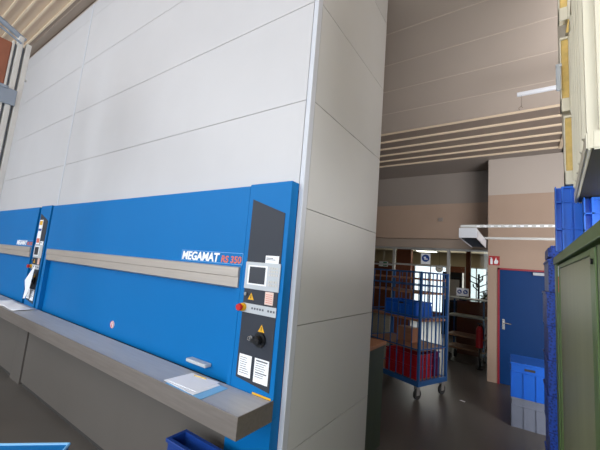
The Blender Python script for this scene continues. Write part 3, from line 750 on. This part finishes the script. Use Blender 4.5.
# ================================================================== RACK TROLLEY behind the glass
rt = thing('shelf_trolley', 'dark shelf trolley with big castors behind the right glass pane', 'trolley', (-0.97, 8.28, 0), -0.12)
a_, b_ = 0.36, 0.25
for x, y in ((-a_, -b_), (a_, -b_), (-a_, b_), (a_, b_)):
    obj('post', lambda bm: box(bm, x - 0.015, x + 0.015, y - 0.015, y + 0.015, 0.2, 1.36), 'cage', rt)
for z, m_ in ((1.36, 'alu'), (0.98, 'alu'), (0.56, 'wood'), (0.30, 'wood')):
    obj('shelf', lambda bm: box(bm, -a_ - 0.02, a_ + 0.02, -b_ - 0.02, b_ + 0.02, z - 0.03, z), m_, rt)
for x, y in ((-a_ + 0.05, -b_ + .02), (a_ - 0.05, -b_ + .02), (-a_ + 0.05, b_ - .05), (a_ - 0.05, b_ - .05)):
    c = obj('caster_fork', lambda bm: box(bm, x - 0.03, x + 0.03, y - 0.03, y + 0.03, 0.14, 0.27), 'alu', rt)
    obj('wheel', lambda bm: cyl(bm, (x - 0.02, y, 0.085), (x + 0.02, y, 0.085), 0.085, seg=24), 'rubber', c)
def fe(bm):
    cyl(bm, (-0.70, 7.76, 0.42), (-0.70, 7.76, 0.78), 0.065, seg=20); cyl(bm, (-0.70, 7.76, 0.78), (-0.70, 7.76, 0.84), 0.065, 0.03, seg=20)
ex = thing('fire_extinguisher', 'red extinguisher standing before the shelf trolley at the wall corner', 'extinguisher', (-0.70, 7.76, 0))
obj('body', fe, 'crate_red', ex, (-0.70, 7.76, 0)); obj('valve', lambda bm: [cyl(bm, (-0.70, 7.76, 0.84), (-0.70, 7.76, 0.89), 0.015), box(bm, -0.74, -0.66, 7.75, 7.77, 0.885, 0.905)], 'black', ex, (-0.70, 7.76, 0))
obj('stand', lambda bm: [cyl(bm, (-0.70, 7.76, 0.0), (-0.70, 7.76, 0.42), 0.012), cyl(bm, (-0.70, 7.76, 0), (-0.70, 7.76, 0.015), 0.07, seg=16)], 'black', ex, (-0.70, 7.76, 0))
# coat stand with dark arms, seen against the bright window
cs = thing('coat_stand', 'black coat stand with many arms before the bright office window', 'coat stand', (-0.93, 10.0, 0)); ocs = (-0.93, 10.0, 0)
obj('pole', lambda bm: [cyl(bm, (-0.93, 10, 0), (-0.93, 10, 1.95), 0.025), cyl(bm, (-0.93, 10, 0), (-0.93, 10, 0.03), 0.22, seg=20)], 'black', cs, ocs)
for k in range(9):
    an = k * 2.3; z = 1.45 + 0.05 * k; r = 0.22
    e = (-0.93 + r * math.cos(an), 10 + r * math.sin(an), z + 0.1)
    obj('arm', lambda bm: [cyl(bm, (-0.93, 10, z), e, 0.014, seg=6), cyl(bm, e, (e[0], e[1], e[2] + 0.07), 0.018, seg=6)], 'black', cs, ocs)
# plants on the parapet by the window
for k, (x, y) in enumerate(((-1.15, 9.0), (-0.72, 9.0))):
    pt = thing('potted_plant', ('bushy green plant on the parapet left of the coat stand', 'bushy green plant on the parapet by the beige wall corner')[k], 'plant', (x, y, 1.25))
    obj('pot', lambda bm: cyl(bm, (0, 0, 0), (0, 0, 0.12), 0.06, 0.08, seg=16), 'black', pt)
    def lv(bm):
        for i in range(26):
            a2 = random.random() * 6.28; r = 0.05 + 0.15 * random.random(); z = 0.1 + 0.18 * random.random()
            p0 = Vector((0, 0, 0.1)); p1 = Vector((r * math.cos(a2), r * math.sin(a2), z)); s = Vector((-math.sin(a2), math.cos(a2), 0)) * 0.025
            mid = (p0 + p1) / 2 + Vector((0, 0, 0.05))
            bm.faces.new([bm.verts.new(v) for v in (p0, mid - s, p1, mid + s)])
    obj('foliage', lv, 'leaf', pt)
# office desk group
ob = thing('office_cabinet', 'dark cabinet with a pale screen face standing in the office behind the glass', 'cabinet', (-1.75, 11.5, 0)); oo = (-1.75, 11.5, 0)
obj('body', [(-2.1, -1.52, 11.4, 11.8, 0, 1.98)], 'black', ob, oo)
obj('panel', [(-2.02, -1.6, 11.385, 11.4, 1.1, 1.75)], 'rackgrey', ob, oo)
# ceiling lamp in the office
ol2 = thing('office_lamp', 'flat office ceiling lamp glowing beyond the transom glass', 'lamp', (-2.0, 10, 2.5)); o2 = (-2.0, 10, 2.5)
obj('housing', lambda bm: box(bm, -2.62, -2.02, 9.9, 10.3, 2.52, 2.60, 0.01), 'black', ol2, o2)
obj('diffuser', [(-2.58, -2.06, 9.93, 10.27, 2.505, 2.522)], 'lampglow', ol2, o2)
obj('suspension', lambda bm: [cyl(bm, (x, 10.1, 2.6), (x, 10.1, 2.85), 0.006, seg=6) for x in (-2.5, -2.15)], 'alu', ol2, o2)
ol3 = thing('office_lamp', 'second ceiling lamp of the office, seen through the right pane', 'lamp', (-1.4, 11, 2.8)); o3 = (-1.4, 11.6, 2.8)
obj('housing', lambda bm: box(bm, -1.75, -1.2, 11.5, 12.7, 2.80, 2.848, 0.005), 'whitepl', ol3, (-1.4, 11, 2.8))
obj('diffuser', [(-1.72, -1.23, 11.53, 12.67, 2.79, 2.801)], 'lampglow', ol3, (-1.4, 11, 2.8))
ck = thing('wall_clock', 'round ring clock hanging above the bright office window', 'clock', (-2.5, 12.9, 2.0)); 
for nm, f_, m_ in (('rim', lambda bm: torus(bm, (0, 0, 0.1), 0.12, 0.012), 'black'), ('face', lambda bm: cyl(bm, (0, 0.0, 0.1), (0, 0.015, 0.1), 0.12, seg=28), 'white'), ('hands', lambda bm: [box(bm, -0.004, 0.004, -0.006, -0.002, 0.1, 0.19), box(bm, 0, 0.06, -0.006, -0.002, 0.096, 0.104)], 'black'), ('hanger', lambda bm: cyl(bm, (0, 0.005, 0.22), (0, 0.005, 0.85), 0.004, seg=6), 'black')):
    obj(nm, f_, m_, ck)
# exit sign
es_ = thing('exit_sign', 'small green exit sign hanging in the office left of the orange pillar', 'sign', (-3.62, 10, 1.95)); oe = (-3.62, 10, 1.95)
obj('plate', [(-3.74, -3.45, 9.99, 10.01, 1.98, 2.14)], 'white', es_, oe)
obj('symbol', [(-3.60, -3.48, 9.983, 9.99, 2.0, 2.12)], 'sign_green', es_, oe)
obj('hanger', [(-3.6, -3.59, 9.995, 10.005, 2.14, 2.85)], 'alu', es_, oe)
# scrap on the floor
def scrap(bm): prism(bm, [(-0.75, 5.55), (-0.68, 5.53), (-0.67, 5.56), (-0.73, 5.585)], 'Z', 0.001, 0.003)
tag(obj('paper_scrap', scrap, 'white'), 'tiny white paper scrap on the floor right of the cage trolley', 'litter')
